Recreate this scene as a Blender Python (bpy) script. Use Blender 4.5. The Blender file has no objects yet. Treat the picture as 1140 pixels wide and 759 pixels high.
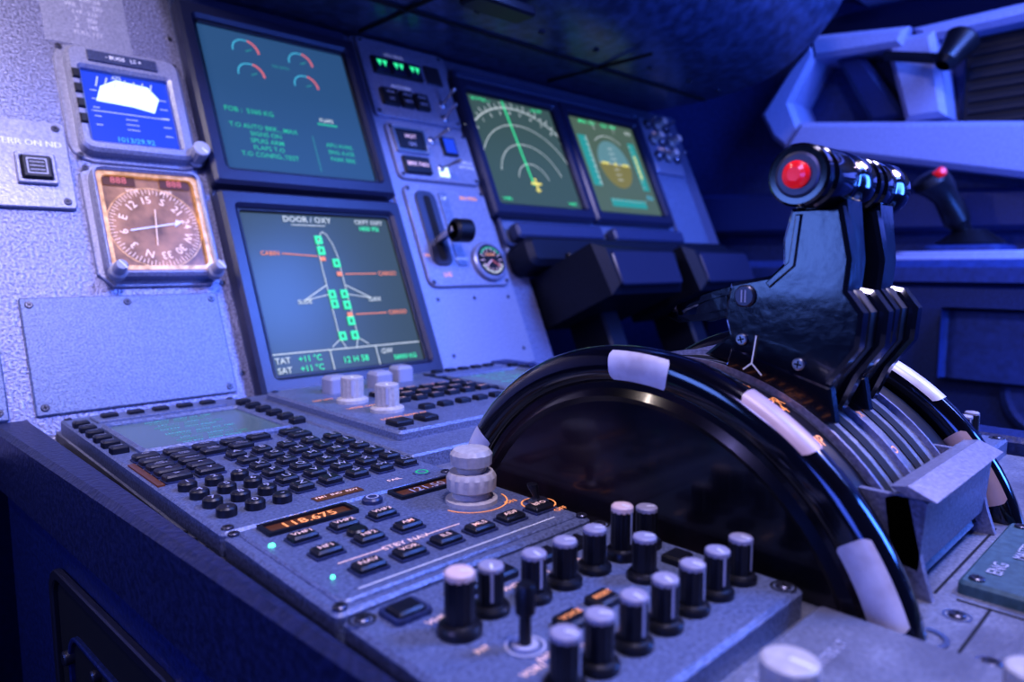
import bpy, math, random
from math import sin, cos, pi, radians
from mathutils import Matrix, Vector
random.seed(4)
S=bpy.context.scene
S.view_settings.view_transform='Standard'
try: S.view_settings.look='Medium High Contrast'
except Exception: pass
# ------------------------------------------------------------------ materials
MATS={}
def mat(name,col,rough=.5,metal=0,emit=None,es=0,speck=0,bump=0,scale=400,coat=0,trans=0,spec=.5,cvar=None,cscale=20,bd=.0008):
    m=bpy.data.materials.new(name);m.use_nodes=True
    nt=m.node_tree;b=nt.nodes['Principled BSDF']
    b.inputs['Base Color'].default_value=(*col,1)
    b.inputs['Roughness'].default_value=rough;b.inputs['Metallic'].default_value=metal
    b.inputs['Specular IOR Level'].default_value=spec
    b.inputs['Coat Weight'].default_value=coat;b.inputs['Coat Roughness'].default_value=.08
    if emit: b.inputs['Emission Color'].default_value=(*emit,1);b.inputs['Emission Strength'].default_value=es
    tc=nt.nodes.new('ShaderNodeTexCoord')
    if speck or bump:
        n=nt.nodes.new('ShaderNodeTexNoise');n.inputs['Scale'].default_value=scale;n.inputs['Detail'].default_value=3
        nt.links.new(tc.outputs['Object'],n.inputs['Vector'])
        if speck:
            r=nt.nodes.new('ShaderNodeValToRGB')
            r.color_ramp.elements[0].position=.35;r.color_ramp.elements[1].position=.68
            r.color_ramp.elements[0].color=(*[c*(1-speck) for c in col],1)
            r.color_ramp.elements[1].color=(*[min(1,c*(1+speck)) for c in col],1)
            nt.links.new(n.outputs['Fac'],r.inputs['Fac'])
            last=r.outputs['Color']
            if cvar:
                n2=nt.nodes.new('ShaderNodeTexNoise');n2.inputs['Scale'].default_value=cscale;n2.inputs['Detail'].default_value=6
                nt.links.new(tc.outputs['Object'],n2.inputs['Vector'])
                r2=nt.nodes.new('ShaderNodeValToRGB');r2.color_ramp.elements[0].position=.4;r2.color_ramp.elements[1].position=.65
                nt.links.new(n2.outputs['Fac'],r2.inputs['Fac'])
                mx=nt.nodes.new('ShaderNodeMixRGB');mx.inputs['Color2'].default_value=(*cvar,1)
                nt.links.new(r2.outputs['Color'],mx.inputs['Fac']);nt.links.new(last,mx.inputs['Color1']);last=mx.outputs['Color']
            nt.links.new(last,b.inputs['Base Color'])
        if bump:
            bp=nt.nodes.new('ShaderNodeBump');bp.inputs['Strength'].default_value=bump;bp.inputs['Distance'].default_value=bd
            nt.links.new(n.outputs['Fac'],bp.inputs['Height']);nt.links.new(bp.outputs['Normal'],b.inputs['Normal'])
    MATS[name]=m;return m
mat('panel_paint',(.20,.205,.31),.32,.5,speck=.45,bump=1.0,scale=420)
mat('panel_plate',(.28,.285,.38),.34,.4,speck=.2,bump=.35,scale=500)
mat('module_paint',(.16,.19,.29),.38,.2,speck=.3,bump=.5,scale=600)
mat('deck_paint',(.24,.25,.30),.42,.25,speck=.25,bump=.4,scale=500,cvar=(.14,.145,.18),cscale=30)
mat('dark_trim',(.035,.045,.10),.4,0,speck=.3,bump=.4,scale=500)
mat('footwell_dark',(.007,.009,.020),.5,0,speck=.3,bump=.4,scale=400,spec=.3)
mat('bezel',(.020,.024,.055),.33,.1,bump=.2,scale=500)
mat('key_black',(.009,.010,.016),.4,0,bump=.2,scale=300)
mat('knob_black',(.008,.008,.012),.36,0)
mat('knob_top',(.32,.30,.36),.5,0)
mat('knob_top_warm',(.72,.52,.44),.5,0)
mat('knob_grey',(.50,.46,.42),.45,0,speck=.1,scale=300)
mat('cap_grey',(.33,.33,.40),.5,0)
mat('gloss_black',(.004,.004,.008),.13,0,coat=.8)
mat('lever_black',(.005,.007,.016),.19,.1,coat=.7,bump=.35,scale=120)
mat('disc_black',(.005,.005,.008),.2,0,speck=.5,scale=40,cvar=(.03,.016,.020),cscale=14,coat=.3)
mat('wheel_white',(.78,.75,.80),.3,0,speck=.05,scale=60,cvar=(.55,.50,.52),cscale=60)
mat('wheel_tan',(.50,.36,.34),.4,0,speck=.1,scale=60)
mat('metal',(.5,.5,.55),.3,1)
mat('dark_metal',(.10,.10,.13),.35,.8)
mat('hole',(.004,.004,.006),.8)
mat('leather',(.02,.025,.07),.42,0,speck=.3,bump=1.0,scale=260)
mat('red_button',(.75,.01,.02),.25,0,emit=(1,.02,.03),es=.30,coat=.5)
mat('lab_white',(.7,.7,.75),.6,emit=(.85,.85,1),es=.15)
mat('lab_dim',(.42,.42,.5),.6)
mat('lab_amber',(.9,.35,.1),.6,emit=(1,.36,.12),es=.55)
mat('lab_pink',(.9,.6,.5),.6,emit=(1,.66,.55),es=.32)
mat('led_green',(.1,.9,.4),.4,emit=(.1,1,.5),es=2.5)
mat('s_green',(0,0,0),.5,emit=(.05,.95,.42),es=1.0)
mat('s_dgreen',(0,0,0),.5,emit=(.03,.60,.36),es=.8)
mat('s_white',(0,0,0),.5,emit=(.8,.88,.95),es=.8)
mat('s_orange',(0,0,0),.5,emit=(1,.30,.10),es=.9)
mat('s_red',(0,0,0),.5,emit=(.9,.22,.28),es=.75)
mat('s_cyan',(0,0,0),.5,emit=(.1,.6,.9),es=.8)
mat('s_yellow',(0,0,0),.5,emit=(.95,.85,.2),es=.9)
mat('s_teal',(0,0,0),.5,emit=(.05,.5,.5),es=.6)
mat('s_brown',(0,0,0),.5,emit=(.36,.34,.10),es=.55)
mat('s_sky',(0,0,0),.5,emit=(.20,.42,.48),es=.6)
mat('s_blue',(.0,.0,.05),.3,emit=(.03,.10,.95),es=.75)
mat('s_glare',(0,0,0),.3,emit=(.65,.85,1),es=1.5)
mat('scr_a',(.01,.02,.03),.25,emit=(.040,.115,.26),es=.75,spec=.15)
mat('scr_b',(.01,.02,.02),.25,emit=(.070,.105,.120),es=.72,spec=.15)
mat('scr_c',(.01,.02,.02),.25,emit=(.070,.125,.120),es=.75,spec=.15)
mat('scr_d',(.01,.02,.02),.25,emit=(.11,.17,.12),es=.78,spec=.15)
mat('scr_mcdu',(.05,.07,.09),.22,emit=(.085,.13,.17),es=.55)
mat('compass_card',(.12,.065,.035),.3,emit=(.22,.10,.04),es=.5,speck=.5,scale=60,cvar=(.40,.20,.09),cscale=30,coat=.4)  # emission stands in for warm light inside the instrument
mat('brass_glow',(.60,.36,.16),.3,.4,emit=(.75,.33,.10),es=.40,speck=.5,scale=120)  # brass with the golden bezel highlights painted in as emission
mat('compass_mark',(.8,.6,.45),.5,emit=(1,.62,.38),es=.35)
mat('amber_win',(.05,.02,.01),.3,emit=(.13,.04,.015),es=.5)
mat('teal_panel',(.06,.11,.13),.45,emit=(.02,.07,.06),es=.08,speck=.2,scale=300)
mat('wall_paint',(.30,.31,.50),.5,0,speck=.08,bump=.2,scale=200)
mat('wall_dark',(.02,.04,.15),.55,0,speck=.2,scale=100)
mat('glare_under',(.05,.07,.14),.28,.1,speck=.4,bump=.3,scale=60)
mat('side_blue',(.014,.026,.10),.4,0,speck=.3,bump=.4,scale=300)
mat('blind_black',(.004,.004,.008),.5)
mat('glass_night',(.01,.015,.05),.08)
mat('carpet',(.02,.02,.04),.9,speck=.4,scale=300,bump=.5)
# ------------------------------------------------------------------ builder
TXT={}
def textgeo(s):
    if s in TXT: return TXT[s]
    cu=bpy.data.curves.new('tmp','FONT');cu.body=s;cu.size=1;cu.resolution_u=2;cu.align_x='CENTER';cu.align_y='CENTER';cu.offset=.01
    o=bpy.data.objects.new('tmp',cu);S.collection.objects.link(o)
    dg=bpy.context.evaluated_depsgraph_get();e=o.evaluated_get(dg);me=e.to_mesh()
    r=([tuple(v.co) for v in me.vertices],[tuple(p.vertices) for p in me.polygons])
    e.to_mesh_clear();bpy.data.objects.remove(o);bpy.data.curves.remove(cu)
    TXT[s]=r;return r
def rrect(x0,x1,y0,y1,r=.002,n=3):
    if r<=0: return [(x0,y0),(x1,y0),(x1,y1),(x0,y1)]
    P=[]
    for cx,cy,a in ((x1-r,y0+r,-90),(x1-r,y1-r,0),(x0+r,y1-r,90),(x0+r,y0+r,180)):
        for i in range(n+1):
            t=radians(a+90*i/n);P.append((cx+r*cos(t),cy+r*sin(t)))
    return P
def inset(P,b):
    n=len(P);out=[]
    for i in range(n):
        p0,p1,p2=Vector(P[i-1]),Vector(P[i]),Vector(P[(i+1)%n])
        d1=(p1-p0).normalized();d2=(p2-p1).normalized()
        n1=Vector((-d1.y,d1.x));n2=Vector((-d2.y,d2.x));m=(n1+n2)
        if m.length<1e-6:m=n1
        m.normalize();k=b/max(.4,m.dot(n1));out.append((p1.x+m.x*k,p1.y+m.y*k))
    return out
class B:
    def __init__(s,name,frame=None):
        s.name=name;s.F=frame or Matrix();s.v=[];s.f=[];s.m=[];s.mats=[];s.T=Matrix()
    def mi(s,m):
        if m not in s.mats:s.mats.append(m)
        return s.mats.index(m)
    def add(s,V,Fc,m):
        k=len(s.v);T=s.T;s.v+=[tuple(T@Vector(p)) for p in V]
        i=s.mi(m)
        for f in Fc:s.f.append(tuple(k+a for a in f));s.m.append(i)
    def prism(s,P,z0,z1,m,b=0,top=None):
        n=len(P)
        A=sum(P[i-1][0]*P[i][1]-P[i][0]*P[i-1][1] for i in range(n))
        if A<0:P=P[::-1]
        V=[(x,y,z0) for x,y in P]
        if b>0:
            V+=[(x,y,z1-b) for x,y in P];V+=[(x,y,z1) for x,y in inset(P,b)];k=3
        else: V+=[(x,y,z1) for x,y in P];k=2
        Fc=[tuple(range(n))[::-1]]
        for r in range(k-1):
            for i in range(n):
                j=(i+1)%n;Fc.append((r*n+i,r*n+j,(r+1)*n+j,(r+1)*n+i))
        if top: 
            s.add(V,Fc,m);s.add(V[-n:],[tuple(range(n))],top)
        else:
            Fc.append(tuple((k-1)*n+i for i in range(n)));s.add(V,Fc,m)
    def box(s,x0,x1,y0,y1,z0,z1,m,b=0,r=0,top=None):
        s.prism(rrect(x0,x1,y0,y1,r),z0,z1,m,b,top)
    def ring(s,PO,PI,z0,z1,m,b=0):
        n=len(PO)
        PO2=inset(PO,b) if b else PO
        PI2=inset(PI,-b) if b else PI
        V=[(x,y,z0) for x,y in PO]+[(x,y,z1-b) for x,y in PO]+[(x,y,z1) for x,y in PO2]+[(x,y,z1) for x,y in PI2]+[(x,y,z1-b) for x,y in PI]+[(x,y,z0) for x,y in PI]
        Fc=[]
        for r in range(5):
            for i in range(n):
                j=(i+1)%n;Fc.append((r*n+i,r*n+j,(r+1)*n+j,(r+1)*n+i))
        s.add(V,Fc,m)
    def lathe(s,x,y,prof,m,seg=32,flute=None,top=None,z=0):
        V=[];Fc=[];n=seg
        for k,(r,h) in enumerate(prof):
            for i in range(n):
                a=2*pi*i/n;rr=r
                if flute and flute[0]<=k<=flute[1]: rr=r*(1+flute[2]*(1 if i%4<2 else -1))
                V.append((x+rr*cos(a),y+rr*sin(a),z+h))
        for k in range(len(prof)-1):
            for i in range(n):
                j=(i+1)%n;Fc.append((k*n+i,k*n+j,(k+1)*n+j,(k+1)*n+i))
        s.add(V,Fc,m)
        s.add(V[-n:],[tuple(range(n))],top or m)
    def line(s,x0,y0,x1,y1,w,m,z):
        d=Vector((x1-x0,y1-y0));L=d.length
        if L<1e-9:return
        nn=Vector((-d.y,d.x))/L*w/2
        s.add([(x0-nn.x,y0-nn.y,z),(x1-nn.x,y1-nn.y,z),(x1+nn.x,y1+nn.y,z),(x0+nn.x,y0+nn.y,z)],[(0,1,2,3)],m)
    def arc(s,cx,cy,r,a0,a1,w,m,z,n=24):
        V=[];Fc=[]
        for i in range(n+1):
            a=radians(a0+(a1-a0)*i/n)
            V+=[(cx+(r-w/2)*cos(a),cy+(r-w/2)*sin(a),z),(cx+(r+w/2)*cos(a),cy+(r+w/2)*sin(a),z)]
        for i in range(n):Fc.append((2*i,2*i+1,2*i+3,2*i+2))
        s.add(V,Fc,m)
    def quad(s,x0,x1,y0,y1,z,m): s.add([(x0,y0,z),(x1,y0,z),(x1,y1,z),(x0,y1,z)],[(0,1,2,3)],m)
    def text(s,t,x,y,size,m,z,rot=0):
        V,Fc=textgeo(t);c,q=cos(rot)*size,sin(rot)*size
        s.add([(x+a*c-b*q,y+a*q+b*c,z) for a,b,_ in V],Fc,m)
    def screw(s,x,y,z,r=.003,m='dark_metal'):
        s.lathe(x,y,[(r,0),(r,r*.25),(r*.8,r*.42)],m,16,z=z)
        a=random.random()*pi
        for k in (0,1):
            s.line(x-r*.6*cos(a+k*pi/2),y-r*.6*sin(a+k*pi/2),x+r*.6*cos(a+k*pi/2),y+r*.6*sin(a+k*pi/2),r*.25,'hole',z+r*.43+.00005)
    def knob(s,x,y,z,r,h,m='knob_black',top='knob_top',collar=1.25):
        s.lathe(x,y,[(r*collar,0),(r*collar,h*.12),(r*collar*.9,h*.17),(r*1.0,h*.2)],m,28,z=z)
        s.lathe(x,y,[(r*.97,h*.15),(r,h*.22),(r,h*.90)],m,48,flute=(0,2,.03),z=z)
        s.lathe(x,y,[(r*1.01,h*.88),(r*1.01,h*.97),(r*.88,h)],top,28,z=z)
        a=.9+random.random()*1.6;dx,dy=-cos(a),-sin(a)
        s.add([(x+dx*r*1.04-dy*r*.12,y+dy*r*1.04+dx*r*.12,z+h*.3),(x+dx*r*1.04+dy*r*.12,y+dy*r*1.04-dx*r*.12,z+h*.3),(x+dx*r*1.04+dy*r*.12,y+dy*r*1.04-dx*r*.12,z+h*.9),(x+dx*r*1.04-dy*r*.12,y+dy*r*1.04+dx*r*.12,z+h*.9)],[(0,1,2,3)],'lab_dim')
        s.line(x,y,x+dx*r*.85,y+dy*r*.85,r*.18,'lab_white',z+h+.0001)
    def toggle(s,x,y,z,L=.018,dx=0,dy=0,m='knob_black'):
        s.lathe(x,y,[(.0055,0),(.0055,.002),(.004,.003)],'metal',16,z=z)
        V=[];n=10;Fc=[]
        pr=[(.0015,0),(.002,.5),(.003,.8),(.003,.95),(.0015,1)]
        for r,t in pr:
            for i in range(n):
                a=2*pi*i/n;V.append((x+dx*t+r*cos(a),y+dy*t+r*sin(a),z+L*t))
        for k in range(len(pr)-1):
            for i in range(n):
                j=(i+1)%n;Fc.append((k*n+i,k*n+j,(k+1)*n+j,(k+1)*n+i))
        Fc.append(tuple((len(pr)-1)*n+i for i in range(n)));s.add(V,Fc,m)
    def done(s,smooth=True):
        me=bpy.data.meshes.new(s.name);me.from_pydata(s.v,[],s.f)
        for m in s.mats:me.materials.append(MATS[m])
        me.polygons.foreach_set('material_index',s.m)
        if smooth:
            me.polygons.foreach_set('use_smooth',[True]*len(s.f));me.set_sharp_from_angle(angle=radians(32))
        me.update();o=bpy.data.objects.new(s.name,me);o.matrix_world=s.F;S.collection.objects.link(o);return o
TH=.4208
PF=Matrix(((1,0,0,0),(0,sin(TH),-cos(TH),.02),(0,cos(TH),sin(TH),0),(0,0,0,1)))   # panel frame (s,t,out)
YZ=Matrix(((0,0,1,0),(1,0,0,0),(0,1,0,0),(0,0,0,1)))  # prism XY -> world YZ, Z -> world X
# ------------------------------------------------------------------ instrument panel
b=B('instrument_panel',PF)
b.prism([(-.7,-.03),(.625,-.03),(.625,.14),(1.22,.14),(1.22,.492),(.158,.492),(.158,.505),(-.7,.505)],-.03,0,'panel_paint',.002)
b.box(.175,.406,-.01,.49,0,.004,'dark_trim',.001)
b.box(.415,.582,-.012,.491,0,.004,'panel_plate',.002,.006)
b.box(.590,1.17,.150,.47,0,.006,'module_paint',.003,.01)
b.ring(rrect(.586,1.06,.165,.468,.01),rrect(.592,1.054,.172,.462,.008),.006,.012,'dark_trim',.002)
b.text('LIMIT SPEEDS',.085,.475,.0085,'lab_dim',.0006)
for i,l in enumerate(['VLE   280/.67','VLO  EXT 250/.60','RET 220/.54','VFE  1    230','1+F  215','2    200','3    185','FULL 177']):
    b.text(l,.085,.464-.0085*i,.0068,'lab_dim',.0006)
b.box(.045,.125,.388,.485,0,.0005,'panel_plate')
for (x0,x1,y0,y1) in ((-.012,.158,.0,.108),(.432,.572,.004,.096),(-.2,-.03,.0,.108)):
    b.box(x0,x1,y0,y1,0,.003,'module_paint',.0012,.002)
    for x in (x0+.007,x1-.007,(x0+x1)/2):
        for y in ((y1-.007),) : b.screw(x,y,.003,.0032)
    b.screw(x1-.007,y0+.007,.003,.0032);b.screw(x0+.007,y0+.007,.003,.0032)
for y in (.02,.12,.22,.32,.42): b.screw(.1675,y,0,.003)
b.done()
# ------------------------------------------------------------------ terrain switch panel
b=B('terrain_display_switch_panel',PF)
b.box(-.06,.046,.196,.288,0,.005,'panel_plate',.001,.004)
for d in (0,.0003): b.text('TERR ON ND',.0145+d,.263,.0088,'lab_white',.0054)
b.ring(rrect(.001,.033,.219,.251,.002),rrect(.005,.029,.223,.247,.001),.005,.009,'panel_plate',.001)
b.box(.0055,.0285,.2235,.2465,.005,.012,'key_black',.0012,.001)
b.ring(rrect(.009,.025,.227,.243,.0008),rrect(.0100,.0240,.2280,.2420,.0008),.012,.0124,'lab_dim')
for i in range(3): b.line(.011,.231+.004*i,.023,.231+.004*i,.0008,'lab_dim',.0124)
for x,y in ((.038,.281),(.038,.203),(-.05,.203),(-.05,.281)): b.screw(x,y,.005,.0035)
b.done()
# ------------------------------------------------------------------ standby instrument
def bezel(b,x0,x1,y0,y1,ix0,ix1,iy0,iy1,h,m,r=.008,bb=.002):
    b.ring(rrect(x0,x1,y0,y1,r),rrect(ix0,ix1,iy0,iy1,.002),0,h,m,bb)
b=B('standby_flight_display',PF)
b.box(.048,.172,.250,.386,0,.003,'panel_plate',.001,.02)
bezel(b,.056,.164,.256,.378,.067,.150,.268,.352,.016,'panel_plate',.012,.003)
b.quad(.066,.151,.267,.353,.008,'s_blue')
z=.0085
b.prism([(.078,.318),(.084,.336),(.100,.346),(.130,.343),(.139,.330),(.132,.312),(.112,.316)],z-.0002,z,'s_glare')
for i in range(7): b.line(.080+.0085*i,.335+.003*(i%2),.083+.0085*i,.347,.0013,'s_white',z+.0001)
b.text('.675',.100,.348,.006,'s_white',z+.0004)
b.line(.072,.306,.145,.306,.0008,'s_white',z)
for i in range(5): b.line(.074,.29+.01*i,.080,.29+.01*i,.0008,'s_white',z);b.line(.138,.285+.011*i,.146,.285+.011*i,.0008,'s_white',z)
for i in range(3): b.line(.102,.288+.006*i,.114,.288+.006*i,.0007,'s_white',z)
b.text('1013/29.92',.108,.275,.008,'s_cyan',z)
for i in range(4): b.box(.0585,.065,.285+.017*i,.295+.017*i,.014,.019,'key_black',.001)
b.box(.075,.14,.359,.371,.016,.018,'dark_trim');b.text('- BUGS   LS +',.108,.365,.006,'lab_white',.0184)
b.knob(.166,.264,.003,.0085,.024,'cap_grey','cap_grey')
for x,y in ((.056,.256),(.164,.380),(.054,.380)): b.screw(x,y,.004,.003)
b.done()
# ------------------------------------------------------------------ compass indicator
b=B('radio_magnetic_compass_indicator',PF)
b.prism([(.052,.130),(.064,.116),(.154,.116),(.168,.130),(.168,.236),(.156,.246),(.064,.246),(.052,.236)],0,.004,'panel_plate',.001)
P1=rrect(.058,.162,.122,.240,.012);P2=rrect(.063,.157,.129,.235,.004)
b.ring(P1,P2,.004,.018,'panel_plate',.003)
b.ring(rrect(.063,.157,.129,.235,.004),rrect(.067,.153,.134,.231,.006),.009,.0135,'brass_glow')
b.quad(.063,.157,.129,.235,.009,'compass_card')
cx,cy,z=.110,.177,.0094
b.arc(cx,cy,.0435,0,360,.0010,'brass_glow',z,48)
for i in range(72):
    a=2*pi*i/72;r0=.038 if i%2 else .036;b.line(cx+r0*cos(a),cy+r0*sin(a),cx+.042*cos(a),cy+.042*sin(a),.0007,'compass_mark',z)
for i in range(12):
    a=radians(250-30*i);b.text(['N','3','6','E','12','15','S','21','24','W','30','33'][i],cx+.030*cos(a),cy+.030*sin(a),.0110,'compass_mark',z,a-pi/2)
b.line(cx-.024,cy-.004,cx+.024,cy+.006,.0016,'lab_white',z+.0006);b.line(cx-.002,cy-.02,cx+.002,cy+.02,.001,'compass_mark',z+.0006)
b.prism([(cx+.018,cy+.001),(cx+.026,cy+.007),(cx+.020,cy+.009)],z,z+.001,'lab_white')
for x0 in (.069,.121): 
    b.quad(x0,x0+.029,.221,.232,z+.001,'amber_win');b.text('888',x0+.014,.2265,.010,'s_red',z+.0014)
b.text('VOR            ADF',.110,.2165,.006,'compass_mark',z)
for x in (.066,.156):
    b.lathe(x,.126,[(.008,0),(.008,.008),(.006,.010),(.0058,.020),(.0045,.022)],'cap_grey',24,z=.012)
    b.line(x-.002,.130,x+.004,.122,.0013,'lab_white',.0345)
b.screw(.162,.242,.004,.003);b.screw(.058,.242,.004,.003)
b.done()
# ------------------------------------------------------------------ display units
def du(scr,fn,s0,t1,W=.1955):
    b=B('cockpit_display_unit',PF)
    s1=s0+W;t0=t1-W
    b.ring(rrect(s0-.018,s1+.018,t0-.020,t1+.020,.004),rrect(s0,s1,t0,t1,.003),.004,.022,'bezel',.004)
    b.ring(rrect(s0-.0015,s1+.0015,t0-.0015,t1+.0015,.003),rrect(s0+.003,s1-.003,t0+.003,t1-.003,.003),.008,.016,'key_black',.001)
    b.quad(s0-.001,s1+.001,t0-.001,t1+.001,.0125,scr)
    b.T=Matrix.Translation((s0,t0,.0130))@Matrix.Diagonal((W,W,.05,1))
    fn(b);b.T=Matrix();b.done()
def f_eng(b):
    for cx,cy in ((.29,.85),(.65,.84),(.29,.68),(.65,.67)):
        b.arc(cx,cy,.080,60,185,.008,'s_cyan',.01);b.arc(cx,cy,.080,-5,75,.014,'s_red',.02);b.line(cx,cy,cx+.04,cy+.02,.006,'s_teal',.01)
    b.text('NO DATA',.5,.78,.025,'s_teal',.01)
    b.text('FOB :  5360 KG',.22,.415,.046,'s_dgreen',.01)
    b.text('FLAPS',.73,.43,.038,'s_white',.01);b.line(.66,.40,.80,.40,.012,'s_dgreen',.01)
    for i,l in enumerate(['T.O AUTO BRK....MAX','SIGNS ON','SPLRS ARM','FLAPS T.O','T.O CONFIG..TEST']):
        b.text(l,.29,.31-.047*i,.043,'s_dgreen',.01)
    for i,l in enumerate(['APU AVAIL','ENG A.ICE','PARK BRK']):
        b.text(l,.78,.25-.05*i,.040,'s_dgreen',.01)
    b.line(.6,.05,.6,.30,.005,'s_teal',.01)
def f_door(b):
    b.text('DOOR / OXY',.42,.95,.052,'s_white',.01);b.line(.31,.915,.53,.915,.005,'s_white',.01)
    b.text('CKPT OXY',.84,.95,.042,'s_white',.01);b.text('1850 PSI',.83,.905,.042,'s_green',.01)
    L=[(.44,.20),(.44,.72),(.455,.80),(.48,.86),(.5,.875)]
    for k in (1,-1):
        for p,q in zip(L,L[1:]): b.line(.5+k*(p[0]-.5),p[1],.5+k*(q[0]-.5),q[1],.005,'s_white',.01)
        b.line(.5-k*.06,.20,.5-k*.03,.13,.005,'s_white',.01)
        b.line(.5-k*.06,.53,.5-k*.22,.44,.006,'s_white',.01);b.line(.5-k*.22,.44,.5-k*.06,.47,.005,'s_white',.01)
        b.line(.5-k*.05,.20,.5-k*.12,.15,.005,'s_white',.01)
    def gb(x,y,w=.022,h=.026): 
        b.ring([(x-w,y-h),(x+w,y-h),(x+w,y+h),(x-w,y+h)],[(x-w*.4,y-h*.5),(x+w*.4,y-h*.5),(x+w*.4,y+h*.5),(x-w*.4,y+h*.5)],.01,.03,'s_green')
    for x,y in ((.46,.82),(.46,.75),(.54,.67),(.46,.47),(.54,.47),(.46,.41),(.54,.40),(.46,.21),(.54,.30),(.54,.21)): gb(x,y)
    for y in (.60,.34): b.quad(.525,.56,y-.013,y+.013,.02,'s_orange')
    b.quad(.44,.475,.685,.711,.02,'s_orange')
    b.text('CABIN',.14,.73,.038,'s_orange',.01);b.line(.21,.73,.43,.715,.006,'s_orange',.01)
    for y in (.60,.34): b.text('CARGO',.88,y,.038,'s_orange',.01);b.line(.58,y,.80,y,.006,'s_orange',.01)
    b.text('SLIDE',.28,.43,.036,'s_white',.01);b.text('SLIDE',.74,.43,.036,'s_white',.01)
    b.line(.02,.135,.98,.135,.006,'s_white',.01);b.line(.36,.01,.36,.135,.006,'s_white',.01);b.line(.66,.01,.66,.135,.006,'s_white',.01)
    b.text('TAT',.07,.095,.048,'s_white',.01);b.text('+11 °C',.23,.095,.048,'s_green',.01)
    b.text('SAT',.07,.04,.048,'s_white',.01);b.text('+11 °C',.23,.04,.048,'s_green',.01)
    b.text('12 H 58',.51,.065,.052,'s_green',.01);b.text('GW',.73,.095,.045,'s_white',.01);b.text('58000 KG',.85,.05,.040,'s_green',.01)
def f_nd(b):
    for r,m in ((.18,'s_white'),(.36,'s_white'),(.54,'s_white')):
        b.arc(.5,.22,r,15,165,.006,m,.01,30)
    b.arc(.5,.22,.70,38,142,.009,'s_white',.01,40)
    for i in range(21):
        a=radians(38+5.2*i);b.line(.5+.70*cos(a),.22+.70*sin(a),.5+(.74 if i%2 else .76)*cos(a),.22+(.74 if i%2 else .76)*sin(a),.007,'s_white',.01)
    for i in range(10):
        a=radians(42+10.4*i);b.text(str(9-i),.5+.655*cos(a),.22+.655*sin(a),.045,'s_white',.01,a-pi/2)
    b.line(.47,.20,.40,.98,.014,'s_green',.015)
    b.line(.5,.14,.5,.27,.02,'s_yellow',.02);b.line(.44,.22,.56,.22,.02,'s_yellow',.02);b.line(.47,.16,.53,.16,.012,'s_yellow',.02)
    b.text('GS 0 TAS ---',.16,.95,.04,'s_green',.01);b.text('ILS APP',.80,.95,.04,'s_green',.01)
    b.text('VOR1',.12,.06,.04,'s_green',.01);b.text('VOR2',.88,.06,.04,'s_green',.01)
def f_pfd(b):
    P=[(.5+.23*cos(a)*1.0,.53+.25*sin(a)) for a in [radians(x) for x in range(0,181,10)]]
    b.prism(P,0,.01,'s_sky');b.prism([(x,1.06-y) for x,y in P][::-1],0,.01,'s_brown')
    b.line(.27,.53,.73,.53,.006,'s_white',.02)
    for i in range(-3,4): b.line(.46,.53+.055*i,.54,.53+.055*i,.006,'s_white',.02)
    b.line(.30,.53,.40,.53,.02,'s_yellow',.025);b.line(.60,.53,.70,.53,.02,'s_yellow',.025);b.quad(.485,.515,.515,.545,.025,'s_yellow')
    b.prism([(.08,.28),(.19,.28),(.19,.80),(.08,.80)],0,.008,'s_teal')
    b.prism([(.82,.28),(.92,.28),(.92,.80),(.82,.80)],0,.008,'s_teal')
    for i in range(9): b.line(.15,.31+.056*i,.19,.31+.056*i,.006,'s_white',.02);b.line(.82,.31+.056*i,.85,.31+.056*i,.006,'s_white',.02)
    b.line(.19,.28,.19,.80,.006,'s_white',.02);b.line(.86,.4,.86,.66,.02,'s_yellow',.02)
    b.arc(.5,.53,.30,50,130,.006,'s_white',.02)
    b.prism([(.25,.08),(.78,.08),(.78,.16),(.25,.16)],0,.008,'s_teal')
    for i in range(9): b.line(.28+.06*i,.13,.28+.06*i,.16,.006,'s_white',.02)
    b.text('MAN   FLX',.28,.95,.05,'s_green',.01);b.text('CLB   NAV',.60,.95,.05,'s_green',.01);b.text('1FD2',.88,.91,.045,'s_white',.01)
    b.text('STD',.88,.20,.06,'s_cyan',.01);b.line(.36,.88,.36,1,.005,'s_white',.01);b.line(.66,.88,.66,1,.005,'s_white',.01)
du('scr_a',f_eng,.193,.4437);du('scr_b',f_door,.193,.2010)
du('scr_c',f_nd,.5935,.4278);du('scr_d',f_pfd,.8269,.4278)
# ------------------------------------------------------------------ landing gear panel
b=B('landing_gear_control_panel',PF)
def plate(x0,x1,y0,y1,r=.006,h=.005,m='panel_plate'):
    b.box(x0,x1,y0,y1,.004,.004+h,m,.0015,r)
    for x in (x0+.007,x1-.007):
        for y in (y0+.007,y1-.007): b.screw(x,y,.004+h,.003)
plate(.420,.572,.360,.487);plate(.430,.574,.264,.352,.010);plate(.430,.574,.105,.256,.012)
z=.009
b.box(.436,.520,.428,.456,z,z+.004,'key_black',.001,.002)
for i in range(3):
    x=.450+.028*i
    b.box(x-.011,x+.011,.431,.453,z+.004,z+.006,'bezel',.0005,.001)
    for k in (-.0045,.0045): b.prism([(x+k-.004,.448),(x+k,.438),(x+k+.004,.448)],z+.006,z+.0065,'s_green')
b.box(.528,.556,.428,.460,z,z+.003,'dark_metal',.001,.002)
b.box(.436,.464,.378,.404,z,z+.006,'key_black',.001,.002);b.box(.468,.489,.378,.404,z,z+.006,'key_black',.001,.002);b.box(.493,.516,.378,.404,z,z+.006,'key_black',.001,.002)
for x,t in ((.450,'LO'),(.4785,'MED'),(.5045,'MAX')): 
    b.text('DECEL',x,.397,.005,'lab_dim',z+.0064);b.text(t,x,.386,.006,'lab_dim',z+.0064)
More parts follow.
